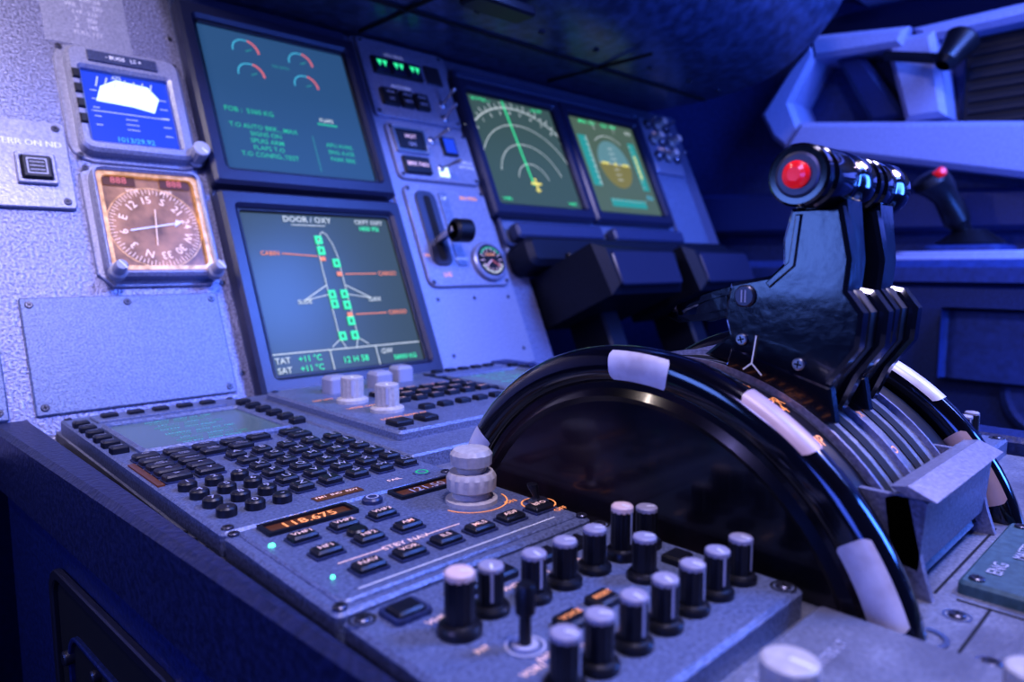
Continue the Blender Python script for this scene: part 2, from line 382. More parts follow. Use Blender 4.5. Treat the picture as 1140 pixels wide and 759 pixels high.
b.text('LDG GEAR',.478,.464,.007,'lab_white',z+.0004);b.text('AUTO/BRK',.476,.412,.007,'lab_white',z+.0004)
b.toggle(.545,.396,z,.030,.006,.010,'metal');b.toggle(.541,.372,z,.034,0,.004,'metal')
b.ring(rrect(.436,.490,.304,.342,.002),rrect(.440,.486,.308,.338,.002),z,z+.005,'metal')
b.box(.441,.485,.309,.337,z,z+.005,'key_black',.001,.002);b.box(.441,.485,.272,.298,z,z+.005,'key_black',.001,.002)
b.box(.519,.545,.308,.338,z,z+.004,'key_black',.001,.002);b.quad(.522,.542,.311,.335,z+.0045,'s_blue')
b.text('HOT',.463,.328,.009,'lab_pink',z+.0054);b.text('ON',.463,.316,.008,'lab_dim',z+.0054);b.text('BRK FAN',.463,.285,.009,'lab_pink',z+.0054)
b.toggle(.503,.330,z,.034,.010,.0,'metal');b.toggle(.505,.285,z,.034,.012,-.004,'metal')
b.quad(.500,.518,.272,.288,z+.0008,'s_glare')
b.text('A/SKID &',.555,.300,.006,'lab_white',z+.0004);b.text('N/W STRG',.555,.292,.006,'lab_white',z+.0004)
b.box(.444,.478,.135,.246,z,z+.003,'dark_metal',.001,.012)
b.box(.456,.467,.142,.238,z+.003,z+.0035,'hole',0,.004)
b.box(.485,.501,.135,.246,z,z+.002,'module_paint',.0005,.002);b.text('UP',.493,.236,.008,'lab_white',z+.0024);b.text('DOWN',.493,.144,.006,'lab_white',z+.0024)
b.prism(rrect(.457,.466,.166,.175,.001),z,z+.040,'metal',.001)
T=b.T;b.T=Matrix.Translation((.470,.166,z+.043))@Matrix.Rotation(pi/2,4,'Y')
b.lathe(0,0,[(.011,-.015),(.0155,-.011),(.0155,.011),(.011,.015)],'knob_black',28);b.T=T
b.text('L/G',.463,.122,.009,'lab_amber',z+.0004);b.text('BRK PRESS',.540,.240,.007,'lab_amber',z+.0004);b.text('ON',.437,.150,.006,'lab_amber',z+.0004)
cx,cy=.541,.140
b.lathe(cx,cy,[(.029,0),(.029,.006),(.026,.008)],'panel_plate',40,z=z);b.lathe(cx,cy,[(.024,0),(.024,.0085)],'hole',40,z=z)
b.arc(cx,cy,.019,200,340,.002,'s_white',z+.009);b.arc(cx,cy,.019,30,150,.002,'s_dgreen',z+.009)
for i in range(14):
    a=2*pi*i/14;b.line(cx+.013*cos(a),cy+.013*sin(a),cx+.020*cos(a),cy+.020*sin(a),.001,'lab_pink',z+.009)
b.line(cx,cy,cx+.013,cy-.010,.0015,'s_red',z+.0095);b.line(cx,cy,cx-.013,cy-.010,.0015,'lab_pink',z+.0095);b.text('BRAKES',cx,cy+.008,.005,'lab_amber',z+.0093)
b.done()
# ------------------------------------------------------------------ switching panel right of the displays
b=B('display_switching_panel',PF)
b.box(1.066,1.165,.335,.462,.006,.012,'panel_plate',.002,.008)
for i in range(3):
    for j in range(3):
        x=1.083+.032*j;y=.445-.036*i
        b.lathe(x,y,[(.011,0),(.011,.004),(.009,.005)],'dark_metal',20,z=.012)
        if (i+j)%2: b.knob(x,y,.016,.0075,.022,'knob_grey','knob_top_warm')
        else: b.toggle(x,y,.016,.022,.004,.004,'metal')
for i in range(2): b.text('PFD/ND XFR',1.115,.428-.036*i,.007,'lab_pink',.0125)
b.done()
# ------------------------------------------------------------------ under-display rails, table boxes
b=B('folding_table_console',PF)
b.box(.600,.800,.172,.198,.012,.030,'dark_trim',.004,.006)
b.box(.830,1.04,.172,.198,.012,.030,'dark_trim',.004,.006)
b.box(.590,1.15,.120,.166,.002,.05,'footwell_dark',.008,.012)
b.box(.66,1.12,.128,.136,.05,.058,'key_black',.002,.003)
b.done()
b=B('rudder_pedal_housing',PF)
for x0 in (.640,.865):
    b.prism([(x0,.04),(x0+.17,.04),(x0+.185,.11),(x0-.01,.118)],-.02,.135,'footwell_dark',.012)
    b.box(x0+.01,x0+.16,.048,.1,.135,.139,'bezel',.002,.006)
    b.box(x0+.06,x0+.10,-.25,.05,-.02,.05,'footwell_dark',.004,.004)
b.done()
# ------------------------------------------------------------------ glareshield
b=B('glareshield_hood')
b.T=YZ
prof=[(.26,.452),(.12,.450),(.06,.453),(.0,.460),(-.05,.474),(-.09,.494),(-.125,.520),(-.155,.553),(-.175,.59),(-.185,.64),(-.17,.66),(.35,.66),(.35,.452)]
b.prism(prof,.16,1.14,'glare_under')
b.T=Matrix()
for x in (.42,.80): b.box(x,x+.004,-.02,.2,.4475,.4515,'hole')
b.box(.3,1.13,.085,.088,.4475,.4515,'hole')
b.T=Matrix.Translation((.50,.0,.456))@Matrix.Rotation(pi,4,'X');b.box(-.05,.05,-.02,.02,0,.012,'key_black',.003,.006);b.T=Matrix()
for x in (.5,.62,.74,.88,1.0,1.1):
    b.T=Matrix.Translation((x,.04,.4545))@Matrix.Rotation(pi,4,'X');b.screw(0,0,0,.005);b.T=Matrix()
b.done()
# ------------------------------------------------------------------ pedestal
b=B('center_pedestal')
Z=-.012
b.box(.0,.49,-.95,.012,-.04,Z,'deck_paint',.001)
rail=[(-.044,.02),(-.010,-.505),(-.008,-.95),(-.002,-.95),(-.003,-.505),(-.016,.02)]
b.prism(rail,-.05,.000,'leather',.0035)
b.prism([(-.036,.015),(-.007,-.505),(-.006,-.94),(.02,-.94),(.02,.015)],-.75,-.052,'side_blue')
b.box(-.002,.0015,-.95,.012,-.05,-.030,'hole')
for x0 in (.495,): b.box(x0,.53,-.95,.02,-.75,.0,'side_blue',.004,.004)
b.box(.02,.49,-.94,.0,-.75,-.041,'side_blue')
b.T=Matrix(((0.0625,0,-1,-.0375),(-1,0,-.06,0),(0,1,0,0),(0,0,0,1)))
b.ring(rrect(.12,.34,-.30,-.075,.02,5),rrect(.127,.333,-.293,-.082,.015,5),0,.004,'dark_metal',.001)
b.box(.13,.33,-.29,-.085,0,.001,'hole',0,.01)
b.ring(rrect(.155,.30,-.26,-.11,.02,5),rrect(.158,.297,-.257,-.113,.018,5),0.001,.004,'side_blue',.0008)
b.lathe(.155,-.13,[(.005,0),(.005,.005),(.004,.006)],'dark_metal',20,z=.001);b.lathe(.21,-.12,[(.004,0),(.004,.004),(.003,.005)],'dark_metal',20,z=.001)
b.box(.24,.29,-.20,-.14,.001,.005,'side_blue',.002,.004)
b.T=Matrix()
for x,y in ((.153,-.575),(.160,-.622),(.190,-.604),(.185,-.66),(.17,-.69)):
    b.screw(x,y,Z,.0032,'dark_metal');b.arc(x,y,.0048,0,360,.0009,'metal',Z+.0002,24)
b.arc(.162,-.600,.0075,0,360,.002,'metal',Z+.0008,24)
for (x0,y0,x1,y1) in ((.150,-.612,.205,-.612),(.150,-.95,.150,-.565),(.205,-.60,.205,-.95),(.205,-.592,.31,-.592)): b.line(x0,y0,x1,y1,.0012,'hole',Z+.0003)
for i in range(24): b.lathe(-.0008,-.30-.014*i,[(.0016,0),(.0016,.0006)],'hole',12,z=Z+.0002)
b.done()
# ------------------------------------------------------------------ MCDU
def mcdu(x0):
    b=B('flight_management_keypad_unit',Matrix.Translation((x0,0,0)))
    L=.347
    b.box(.001,.145,-L+.001,-.001,Z,0,'module_paint',.0015,.003)
    b.ring(rrect(.0165,.1265,-.172,-.060,.006),rrect(.021,.122,-.167,-.066,.003),0,.004,'module_paint',.002)
    b.quad(.020,.123,-.168,-.065,.0012,'scr_mcdu')
    for i in range(11):
        b.text('FROM/TO   ALTN  FLT  NBR' if i%3==0 else 'CO RTE   COST INDEX  ---' if i%3==1 else 'LAT ----.-   LONG -----.-',.0715,-.073-.0084*i,.0042,'s_teal' if i%2 else 's_cyan',.0016)
    for i in range(6):
        y=-.043-.0212*i
        for x in (.0022,.1325): b.box(x,x+.011,y-.0055,y+.0045,0,.005,'key_black',.0012,.001);b.line(x+.003,y,x+.008,y,.0007,'lab_dim',.0052)
    b.box(.02,.125,-.04,-.012,0,.002,'module_paint',.0008,.002)
    for i in range(5): b.box(.026+.02*i,.038+.02*i,-.031,-.021,.002,.005,'key_black',.001,.001)
    def key(x,y,w,h,t=None,sz=.0045,m='key_black'):
        b.box(x-w/2,x+w/2,y-h/2,y+h/2,0,.0045,m,.0011,.001)
        b.ring(rrect(x-w/2-.0008,x+w/2+.0008,y-h/2-.0008,y+h/2+.0008,.001),rrect(x-w/2,x+w/2,y-h/2,y+h/2,.001),0,.0012,'dark_trim')
        if t:b.text(t,x,y,sz,'lab_dim',.0048)
    for j,row in enumerate([['DIR','PROG','PERF','INIT','DATA','BRT'],['F-PLN','RAD\nNAV','FUEL\nPRED','SEC\nF-PLN','ATC','DIM']]):
        for i,t in enumerate(row):
            if j==1 and i==4: continue
            key(.015+.0190*i+(.006 if i==5 else 0),-.183-.0150*j,.0152,.0100,t,.0032)
    key(.015,-.213,.0152,.010,'AIR\nPORT',.0032);key(.034,-.213,.0152,.010,'MENU',.0032)
    key(.015,-.228,.0152,.010,'<',.007);key(.034,-.228,.0152,.010,'^',.007);key(.015,-.243,.0152,.010,'>',.007);key(.034,-.243,.0152,.010,'v',.007)
    al='ABCDEFGHIJKLMNOPQRSTUVWXYZ/'
    k=0
    for r in range(6):
        for c in range(5):
            t=al[k] if k<len(al) else ['SP','OV','CL'][k-27]
            k+=1;key(.0600+.0178*c,-.219-.0185*r,.0108,.0108,t,.0075 if len(t)==1 else .0055)
    nums='123456789.0-'
    for i,t in enumerate(nums):
        x=.013+.0150*(i%3);y=-.266-.0188*(i//3)
        b.lathe(x,y,[(.0052,0),(.0052,.004),(.0042,.005)],'key_black',20);b.text(t,x,y,.007,'lab_dim',.0052)
    b.box(.002,.006,-.25,-.19,0,.001,'amber_win')
    b.quad(.056,.085,-.337,-.329,.0004,'amber_win');b.text('FM1  IND  RDY',.070,-.333,.0040,'lab_pink',.0008)
    b.text('FAIL',.108,-.333,.005,'lab_pink',.0005)
    b.lathe(.128,-.333,[(.005,0),(.005,.001)],'module_paint',20);b.arc(.128,-.333,.0035,0,360,.0012,'s_dgreen',.0012)
    for x in (.006,.140):
        for y in (-.006,-.341): b.screw(x,y,0,.003)
    return b.done()
mcdu(0)
mcdu(.3435)
# ------------------------------------------------------------------ ECAM control panel
b=B('systems_display_control_panel')
X0,X1,Y0,Y1=.149,.341,-.293,-.004
b.box(X0,X1,Y0,Y1,Z,-.001,'module_paint',.0015,.003)
b.box(.165,.338,-.255,-.03,-.001,.006,'module_paint',.002,.004)
z=.006
b.knob(.201,-.130,z,.0098,.023,'knob_grey','knob_grey',1.45);b.knob(.202,-.184,z,.0098,.023,'knob_grey','knob_grey',1.45)
for x,y in ((.215,-.075),(.262,-.080),(.300,-.062)):
    b.box(x-.010,x+.010,y-.010,y+.010,z,z+.016,'cap_grey',.003,.003)
for i in range(3):
    for j in range(6):
        b.box(.232+.019*j-.0065,.232+.019*j+.0065,-.122-.020*i-.005,-.122-.020*i+.005,z,z+.004,'key_black',.001,.001)
        b.text(['ENG','BLEED','PRESS','ELEC','HYD','FUEL','APU','COND','DOOR','WHEEL','F/CTL','ALL','CLR','STS','RCL','CLR','TO','EMER'][i*6+j],.232+.019*j,-.122-.020*i,.0042,'lab_pink',z+.0043)
for j in range(5):
    b.text('OFF BRT',.185+.03*j,-.106,.0055,'lab_amber',z+.0004)
    b.box(.225+.02*j,.237+.02*j,-.205,-.195,z,z+.004,'key_black',.001,.001)
b.text('UPPER DISPLAY',.20,-.157,.006,'lab_amber',z+.0004);b.text('LOWER DISPLAY',.20,-.212,.006,'lab_amber',z+.0004)
b.box(.172,.188,-.242,-.226,z,z+.004,'key_black',.001,.001);b.box(.198,.212,-.242,-.226,z,z+.004,'key_black',.001,.001)
for x,y in ((.172,-.036),(.172,-.249),(.331,-.036),(.331,-.249)): b.screw(x,y,z,.003)
b.done()
# ------------------------------------------------------------------ RMP
def rmp(x0):
    b=B('radio_management_panel',Matrix.Translation((x0,0,0)))
    b.box(.001,.145,-.454,-.348,Z,0,'module_paint',.0015,.003)
    b.box(.006,.140,-.449,-.353,0,.0015,'module_paint',.001,.004)
    z=.0015
    for x0_,x1_ in ((.016,.060),(.090,.130)):
        b.ring(rrect(x0_-.002,x1_+.002,-.370,-.355,.001),rrect(x0_,x1_,-.368,-.357,.001),z,z+.002,'key_black')
        b.quad(x0_,x1_,-.368,-.357,z+.0006,'amber_win')
    b.text('118.675',.038,-.3625,.0092,'lab_amber',z+.001);b.text('121.50',.110,-.3625,.0090,'lab_dim',z+.001)
    b.text('ACTIVE',.036,-.352,.004,'lab_pink',z+.0004)
    b.lathe(.075,-.361,[(.0055,0),(.0055,.002),(.0045,.003)],'dark_trim',24,z=z);b.arc(.075,-.361,.003,0,360,.001,'lab_dim',z+.0032)
    def key(x,y,t,w=.0125,h=.0085,lm='lab_pink'):
        b.box(x-w/2,x+w/2,y-h/2,y+h/2,z,z+.0035,'key_black',.001,.001);b.text(t,x,y,.0046,lm,z+.0038)
        b.ring(rrect(x-w/2-.001,x+w/2+.001,y-h/2-.001,y+h/2+.001,.001),rrect(x-w/2,x+w/2,y-h/2,y+h/2,.001),z,z+.001,'dark_trim')
    for i,t in enumerate(['VHF1','VHF2','VHF3']): key(.024+.0215*i,-.383,t)
    for i,t in enumerate(['HF1','HF2','AM']): key(.024+.0215*i,-.405,t)
    b.lathe(.046,-.394,[(.005,0),(.005,.002),(.004,.003)],'knob_black',20,z=z)
    for i,t in enumerate(['NAV','VOR','ILS','MLS','ADF','BFO']): key(.029+.0203*i,-.431,t,.013,.009)
    b.lathe(.0105,-.380,[(.0016,0),(.0012,.001)],'led_green',12,z=z)
    b.lathe(.0140,-.428,[(.0009,0),(.0007,.001)],'led_green',12,z=z)
    b.line(.022,-.418,.045,-.418,.0008,'lab_pink',z+.0004);b.line(.068,-.418,.088,-.418,.0008,'lab_pink',z+.0004);b.text('STBY NAV',.0565,-.4185,.0055,'lab_pink',z+.0005)
    b.line(.016,-.444,.128,-.444,.0008,'lab_white',z+.0004)
    b.arc(.1145,-.396,.019,190,350,.0008,'lab_amber',z+.0003)
    kx,ky=.1145,-.396
    b.lathe(kx,ky,[(.0140,0),(.0140,.002),(.0105,.003),(.0100,.006)],'knob_grey',40,z=z)
    b.lathe(kx,ky,[(.0105,.006),(.0130,.0075),(.0133,.0140),(.0118,.0165)],'knob_grey',60,flute=(1,2,.012),z=z)
    b.lathe(kx,ky,[(.0078,.0165),(.0082,.019),(.0108,.0205),(.0112,.0262),(.0095,.0285),(.005,.029)],'knob_grey',60,flute=(2,3,.015),z=z)
    b.arc(.137,-.424,.009,0,360,.0008,'lab_amber',z+.0003);b.toggle(.137,-.424,z,.011,-.002,.003);b.text('ON',.128,-.412,.005,'lab_amber',z+.0004);b.text('OFF',.139,-.438,.005,'lab_amber',z+.0004)
    for x in (.0045,.1415):
        for y in (-.352,-.450): b.screw(x,y,.0005,.0028)
    return b.done()
rmp(0);rmp(.3435)
# ------------------------------------------------------------------ ACP
def acp(x0):
    b=B('audio_control_panel',Matrix.Translation((x0,0,0)))
    b.box(.001,.146,-.562,-.457,Z,0,'module_paint',.0018,.003)
    K=[.026,.044,.0625,.080,.0985,.117,.135]
    for i,x in enumerate(K):
        b.knob(x,-.494+(.004 if i==1 else 0),0,.0048 if i!=0 else .0053,[.0225,.018,.0185,.0185,.0185,.0235,.0185][i],'knob_black','knob_top' if i not in (0,5) else 'knob_top_warm',1.5)
    for i,x in enumerate([.028,.044,.062,.080,.0975,.115,.133]):
        b.knob(x,-.541,0,.0047,.0185,collar=1.45)
    b.knob(.107,-.513,0,.0048,.018,collar=1.45)
    b.lathe(.036,-.516,[(.0045,0),(.0045,.0012)],'lab_dim',20);b.arc(.036,-.516,.0066,0,360,.0010,'lab_dim',.0004)
    b.lathe(.036,-.516,[(.0022,.0012),(.0020,.011),(.0034,.012),(.0034,.021),(.0028,.022)],'knob_black',20)
    def key(x,y,t=None,m='key_black',w=.0115,h=.0095,lm='lab_amber'):
        b.box(x-w/2,x+w/2,y-h/2,y+h/2,0,.0035,m,.001,.001)
        if t:b.text(t,x,y,.0036,lm,.0038)
    key(.020,-.470);b.ring(rrect(.012,.028,-.477,-.463,.002),rrect(.0135,.0265,-.4755,-.4645,.002),0,.002,'dark_trim')
    for x,y,t in ((.058,-.517,'VOICE'),(.078,-.515,'RESET'),(.046,-.472,None),(.066,-.472,None),(.092,-.472,None),(.1115,-.472,None),(.131,-.513,None)): key(x,y,t)
    for i,t in enumerate(['VHF1','VHF2','VHF3','HF1','HF2','INT','CAB']): b.text(t,K[i],-.482,.0045,'lab_pink',.0004)
    for i,t in enumerate(['VOR1','VOR2','MKR','ILS','','ADF1','ADF2']): b.text(t,.028+.0175*i,-.528,.0042,'lab_pink',.0004)
    b.text('INT',.024,-.508,.0036,'lab_pink',.0004);b.text('RAD',.036,-.5255,.0036,'lab_pink',.0004)
    for x,y in ((.006,-.463),(.140,-.463),(.006,-.556),(.140,-.556)): 
        b.screw(x,y,0,.0030);b.arc(x,y,.0046,0,360,.001,'hole',.0003)
    return b.done()
acp(0);acp(.3435)
# ------------------------------------------------------------------ lighting panel aft
b=B('lighting_control_panel')
b.box(.004,.145,-.70,-.568,Z,-.004,'deck_paint',.0015,.003)
b.knob(.066,-.592,-.004,.0080,.020,'knob_grey','knob_grey',1.35)
b.knob(.122,-.640,-.004,.0080,.014,'knob_grey','knob_grey',1.35)
b.text('FLOOD LT',.088,-.576,.0055,'lab_dim',-.0036);b.text('INTEG LT',.112,-.586,.005,'lab_dim',-.0036);b.text('BRT',.088,-.597,.005,'lab_dim',-.0036)
b.arc(.066,-.592,.015,30,330,.001,'lab_dim',-.0036)
b.done()
b=B('engine_master_switch_panel')
b.box(.212,.309,-.74,-.598,Z,-.006,'teal_panel',.0015,.003)
b.text('ENG',.236,-.608,.008,'lab_dim',-.0055);b.text('MASTER',.266,-.612,.0065,'lab_dim',-.0055);b.text('1',.232,-.622,.008,'lab_dim',-.0055)
b.ring(rrect(.222,.24,-.66,-.628,.003),rrect(.225,.237,-.657,-.631,.003),-.006,-.002,'dark_metal')
b.toggle(.231,-.643,-.006,.020,0,-.004,'metal')
b.lathe(.262,-.635,[(.012,0),(.012,.006),(.009,.008)],'knob_black',28,z=-.006);b.box(.2595,.2645,-.650,-.620,0.001,.010,'knob_black',.002,.002)
b.ring(rrect(.284,.302,-.66,-.628,.003),rrect(.287,.299,-.657,-.631,.003),-.006,-.002,'dark_metal');b.toggle(.293,-.643,-.006,.020,0,-.004,'metal')
for x in (.218,.303): b.screw(x,-.604,-.006,.003)
b.done()
# ------------------------------------------------------------------ trim wheels + quadrant
CY,CZ,RW=-.466,-.055,.1325
def wheel(xc,marks):
    b=B('pitch_trim_wheel')
    b.T=Matrix(((0,0,1,xc),(1,0,0,CY),(0,1,0,CZ),(0,0,0,1)))
    N=96;prof=[];M=24
    hw,hr=.0085,.0095
    for k in range(M):
        a=2*pi*k/M;c,s_=cos(a),sin(a)
        prof.append((RW+hr*(abs(c)**.8)*(1 if c>0 else -1),hw*(abs(s_)**.8)*(1 if s_>0 else -1)))
    V=[];F1=[]
    for i in range(N):
        t=2*pi*i/N
        for r,x in prof: V.append((r*cos(t),r*sin(t),x))
    for i in range(N):
        for k in range(M):
            j=(i+1)%N;q=(k+1)%M;F1.append((i*M+k,j*M+k,j*M+q,i*M+q))
    b.add(V,F1,'gloss_black')
    n=72
    for fz in (-1,1):
        rs=[(RW-.006,-.0035),(RW-.012,-.0035),(RW-.016,-.0060),(RW-.019,-.0035),(.03,-.0030),(.028,-.008),(.001,-.008)]
        V=[];F2=[]
        for r,h in rs:
            for i in range(n):
                t=2*pi*i/n;V.append((r*cos(t),r*sin(t),h*(1 if fz<0 else -1)))
        for k in range(len(rs)-1):
            for i in range(n):
                j=(i+1)%n;f=(k*n+i,k*n+j,(k+1)*n+j,(k+1)*n+i);F2.append(f if fz>0 else f[::-1])
        b.add(V,F2,'disc_black')
    for ang,half,ks,mm in marks:
        V=[];F3=[];m=24;L=len(ks)
        for i in range(m+1):
            for q,k in enumerate(ks):
                e=abs(2*q/(L-1)-1);hh=half*(1-.10*e**4)
                t=radians(90+ang+hh*(2*i/m-1))
                r,x=prof[k];V.append(((RW+(r-RW)*1.035)*cos(t),(RW+(r-RW)*1.035)*sin(t),x*1.035))
        for i in range(m):
            for k in range(L-1): F3.append((i*L+k,(i+1)*L+k,(i+1)*L+k+1,i*L+k+1))
        b.add(V,F3,mm)
    return b.done()
LF=[15,16,17,18,19,20,21];TP=[20,21,22,23,0,1,2,3,4]
W_,T_='wheel_white','wheel_tan'
wheel(.1615,[(-60,7.5,LF,W_),(3.5,7.5,LF,W_),(63,7.5,LF,W_),(33.5,7.5,TP,T_),(-30,9,[0,1,2,3,4],W_)])
wheel(.3285,[(58,9,LF,T_),(33,8.5,TP,W_),(0,8.5,LF,W_),(-60,9,LF,W_)])
b=B('thrust_lever_quadrant')
RQ=.130
def astrip(x0,x1,r0,r1,a0,a1,m,n=30):
    V=[];Fc=[]
    for i in range(n+1):
        t=radians(90+a0+(a1-a0)*i/n)
        for x,r in ((x0,r0),(x1,r0),(x1,r1),(x0,r1)): V.append((x,CY+r*cos(t),CZ+r*sin(t)))
    for i in range(n):
        for k in range(4):
            q=(k+1)%4;Fc.append((i*4+k,(i+1)*4+k,(i+1)*4+q,i*4+q))
    Fc.append((0,1,2,3));Fc.append(tuple(n*4+k for k in (3,2,1,0)))
    b.add(V,Fc,m)
a0,a1=-68,68
astrip(.175,.2035,.09,RQ-.001,a0,a1,'knob_black')
astrip(.2035,.289,.09,RQ,a0,a1,'deck_paint')
astrip(.289,.316,.09,RQ-.001,a0,a1,'knob_black')
for x in (.210,.224,.256,.270): astrip(x,x+.008,RQ+.0002,RQ+.0006,-60,62,'hole')
for x in (.2035,.240,.287): astrip(x,x+.002,RQ,RQ+.003,-64,64,'panel_plate')
def qT(xs,a,r): return Matrix(((1,0,0,xs),(0,cos(a-pi/2),-sin(a-pi/2),CY+r*cos(a)),(0,sin(a-pi/2),cos(a-pi/2),CZ+r*sin(a)),(0,0,0,1)))
for i in range(20):
    a=radians(90-10+2.4*i)
    for xs in (.181,.300):
        if xs==.3 and i>12: continue
        b.T=qT(xs,a,RQ-.0006)
        b.box(0,.006 if i%2 else .010,-.0005,.0005,0,.0003,'lab_amber')
        if i%4==0: b.text(str(i//4),.0150,0,.0080,'lab_amber',.0004)
for a_,t in ((38,'UP'),(26,'APPR')):
    b.T=qT(.1925,radians(90+a_),RQ-.0006);b.text(t,0,0,.0085,'lab_amber',.0005)
for a_,t in ((36,'FLX'),(46,'TO')):
    b.T=qT(.2465,radians(90+a_),RQ+.0008);b.text(t,0,0,.0060,'lab_amber',.0002)
b.T=YZ
b.prism([(-.590,.029),(-.583,.033),(-.574,.028),(-.578,.002),(-.588,.000)],.194,.302,'module_paint',.001)
b.prism([(-.594,.031),(-.583,.0355),(-.576,.034),(-.583,.031)],.192,.304,'panel_plate')
for x in (.194,.298): b.prism([(-.590,.0),(-.583,.03),(-.560,.03),(-.560,-.012),(-.594,-.012)],x,x+.004,'panel_plate')
b.T=Matrix()
b.done()
# ------------------------------------------------------------------ thrust levers
def thr(x0,btn):
    b=B('thrust_lever')
    b.T=Matrix.Translation((x0,0,0))@YZ
    body=[(-.5226,.1530),(-.519,.1382),(-.5195,.1270),(-.514,.1215),(-.4926,.1174),(-.4896,.1017),(-.4926,.0917),(-.4788,.080),(-.5085,.0712),(-.5378,.0560),(-.5451,.0735),(-.5559,.089),(-.557,.1051),(-.5498,.1147),(-.551,.1287),(-.5459,.1530)]
    def plate(P,z0,z1,m,bb):
        n=len(P);A=sum(P[i-1][0]*P[i][1]-P[i][0]*P[i-1][1] for i in range(n))
        if A<0:P=P[::-1]
        I=inset(P,bb);V=[(x,y,z0) for x,y in I]+[(x,y,z0+bb) for x,y in P]+[(x,y,z1-bb) for x,y in P]+[(x,y,z1) for x,y in I]
        Fc=[tuple(range(n))[::-1]]
        for r in range(3):
            for i in range(n):
                j=(i+1)%n;Fc.append((r*n+i,r*n+j,(r+1)*n+j,(r+1)*n+i))
        Fc.append(tuple(3*n+i for i in range(n)));b.add(V,Fc,m)
    neck=[(-.5226,.1560),(-.5200,.1382),(-.5215,.115),(-.520,.10),(-.549,.10),(-.548,.115),(-.549,.1287),(-.5459,.1560)]
    plate(body,.0,.010,'lever_black',.0018)
    plate(neck,.004,.026,'lever_black',.0025)
    body2=[(y-.004,z) for y,z in body[3:14]]
    plate([(-.519,.1215),(-.497,.114),(-.495,.10),(-.497,.0917),(-.50,.078),(-.5378,.0600),(-.5451,.0735),(-.5559,.089),(-.557,.1051),(-.5498,.1147)],.010,.020,'knob_black',.001)
    plate(body2,.020,.030,'lever_black',.0018)
    plate([(-.510,.085),(-.538,.085),(-.540,.045),(-.515,.045)],.003,.026,'lever_black',.001)
    plate([(-.495,.085),(-.545,.070),(-.548,.054),(-.537,.052),(-.49,.068)],-.001,.006,'lever_black',.001)
    # raised rib along the web
    plate([(-.5255,.150),(-.5230,.128),(-.512,.118),(-.514,.1155),(-.526,.126),(-.5285,.150)],-.0012,.003,'lever_black',.0006)
    lt=[(-.4538,.0985),(-.4600,.1050),(-.4760,.1115),(-.4935,.1165),(-.4935,.1010),(-.478,.0975),(-.462,.0955)]
    lo=lt[::-1] if sum(lt[i-1][0]*lt[i][1]-lt[i][0]*lt[i-1][1] for i in range(len(lt)))<0 else lt
    li=inset(lo,.0038)
    b.ring(lo,li,.003,.009,'lever_black')
    b.prism([(-.4700,.0975),(-.4735,.1105),(-.4935,.1165),(-.4935,.1010),(-.480,.0970)],.0045,.0075,'lever_black',.001)
    b.T=Matrix.Translation((x0,0,0))@YZ@Matrix.Diagonal((1,1,-1,1))
    def bolt(y,z,r):
        b.lathe(y,z,[(r,0),(r,.0012),(r*.85,.002)],'dark_metal',24)
        b.line(y-r*.15,z-r*.55,y-r*.15,z+r*.55,r*.14,'lab_dim',.0021);b.line(y+r*.2,z-r*.55,y+r*.2,z+r*.55,r*.14,'lab_dim',.0021)
    bolt(-.5015,.1112,.0056)
    for y,z in ((-.5006,.0895),(-.5299,.0798)): b.screw(y,z,.0005,.0030,'metal')
    b.line(-.5085,.092,-.5065,.078,.0008,'lab_white',.0012);b.line(-.5065,.078,-.512,.0725,.0008,'lab_white',.0012);b.line(-.5065,.078,-.502,.0745,.0008,'lab_white',.0012)
    gy,gz=-.5345,.1656
    b.T=Matrix.Translation((x0,gy,gz))@Matrix.Rotation(-pi/2,4,'Y')
    L0,L1=(.020,-.037) if btn else (.002,-.044)
    b.lathe(0,0,[(.0100,L1-.001),(.0132,L1),(.0142,L1+.004),(.0142,L1+.018),(.0132,L1+.020),(.0132,L1+.026),(.0140,L1+.028),(.0140,L0-.010),(.0128,L0-.009),(.0128,L0-.006),(.0138,L0-.005),(.0138,L0-.001),(.0126,L0)],'gloss_black',40)
    b.lathe(0,0,[(.0100,L0-.0002),(.0100,L0+.0005),(.0088,L0+.0008)],'dark_metal',32)
    if btn:
        b.lathe(0,0,[(.0060,L0+.0006),(.0060,L0+.0025),(.0050,L0+.0038),(.003,L0+.0044)],'red_button',28)
    b.T=Matrix()
    return b.done()
thr(.205,True);thr(.2465,False)
# ------------------------------------------------------------------ FO side: console, sidestick, wall
b=B('side_console')
b.box(1.14,1.44,-.75,.10,-.70,.10,'side_blue',.01,.03)
b.box(1.13,1.44,-.78,.12,.10,.135,'wall_dark',.012,.03)
b.box(1.20,1.42,-.46,-.22,.135,.143,'wall_paint',.006,.03)
b.box(1.215,1.405,-.445,-.235,.143,.150,'wall_paint',.005,.03)
b.box(1.125,1.135,-.60,-.35,-.05,.06,'wall_dark',.003,.02)
b.box(1.115,1.13,-.52,-.47,.02,.035,'metal',.002,.005)
b.T=Matrix.Translation((1.138,-.50,-.06))@Matrix.Rotation(-pi/2,4,'Y')
b.lathe(0,0,[(.07,0),(.07,.008),(.062,.012),(.055,.010)],'wall_dark',40)
b.T=Matrix()
b.done()
b=B('sidestick_controller')
sx,sy,sz=1.285,-.342,.150
b.T=Matrix.Translation((sx,sy,sz))
b.prism(rrect(-.065,.065,-.06,.06,.02,4),0,.010,'wall_dark',.005)
for k in range(4): b.lathe(0,0,[(.05-.008*k,0),(.052-.008*k,.005),(.046-.008*k,.009)],'knob_black',28,z=.010+.006*k)
q=Vector((-.064,.060,.13)).to_track_quat('Z','Y').to_matrix().to_4x4()
b.T=Matrix.Translation((sx,sy,sz+.015))@q
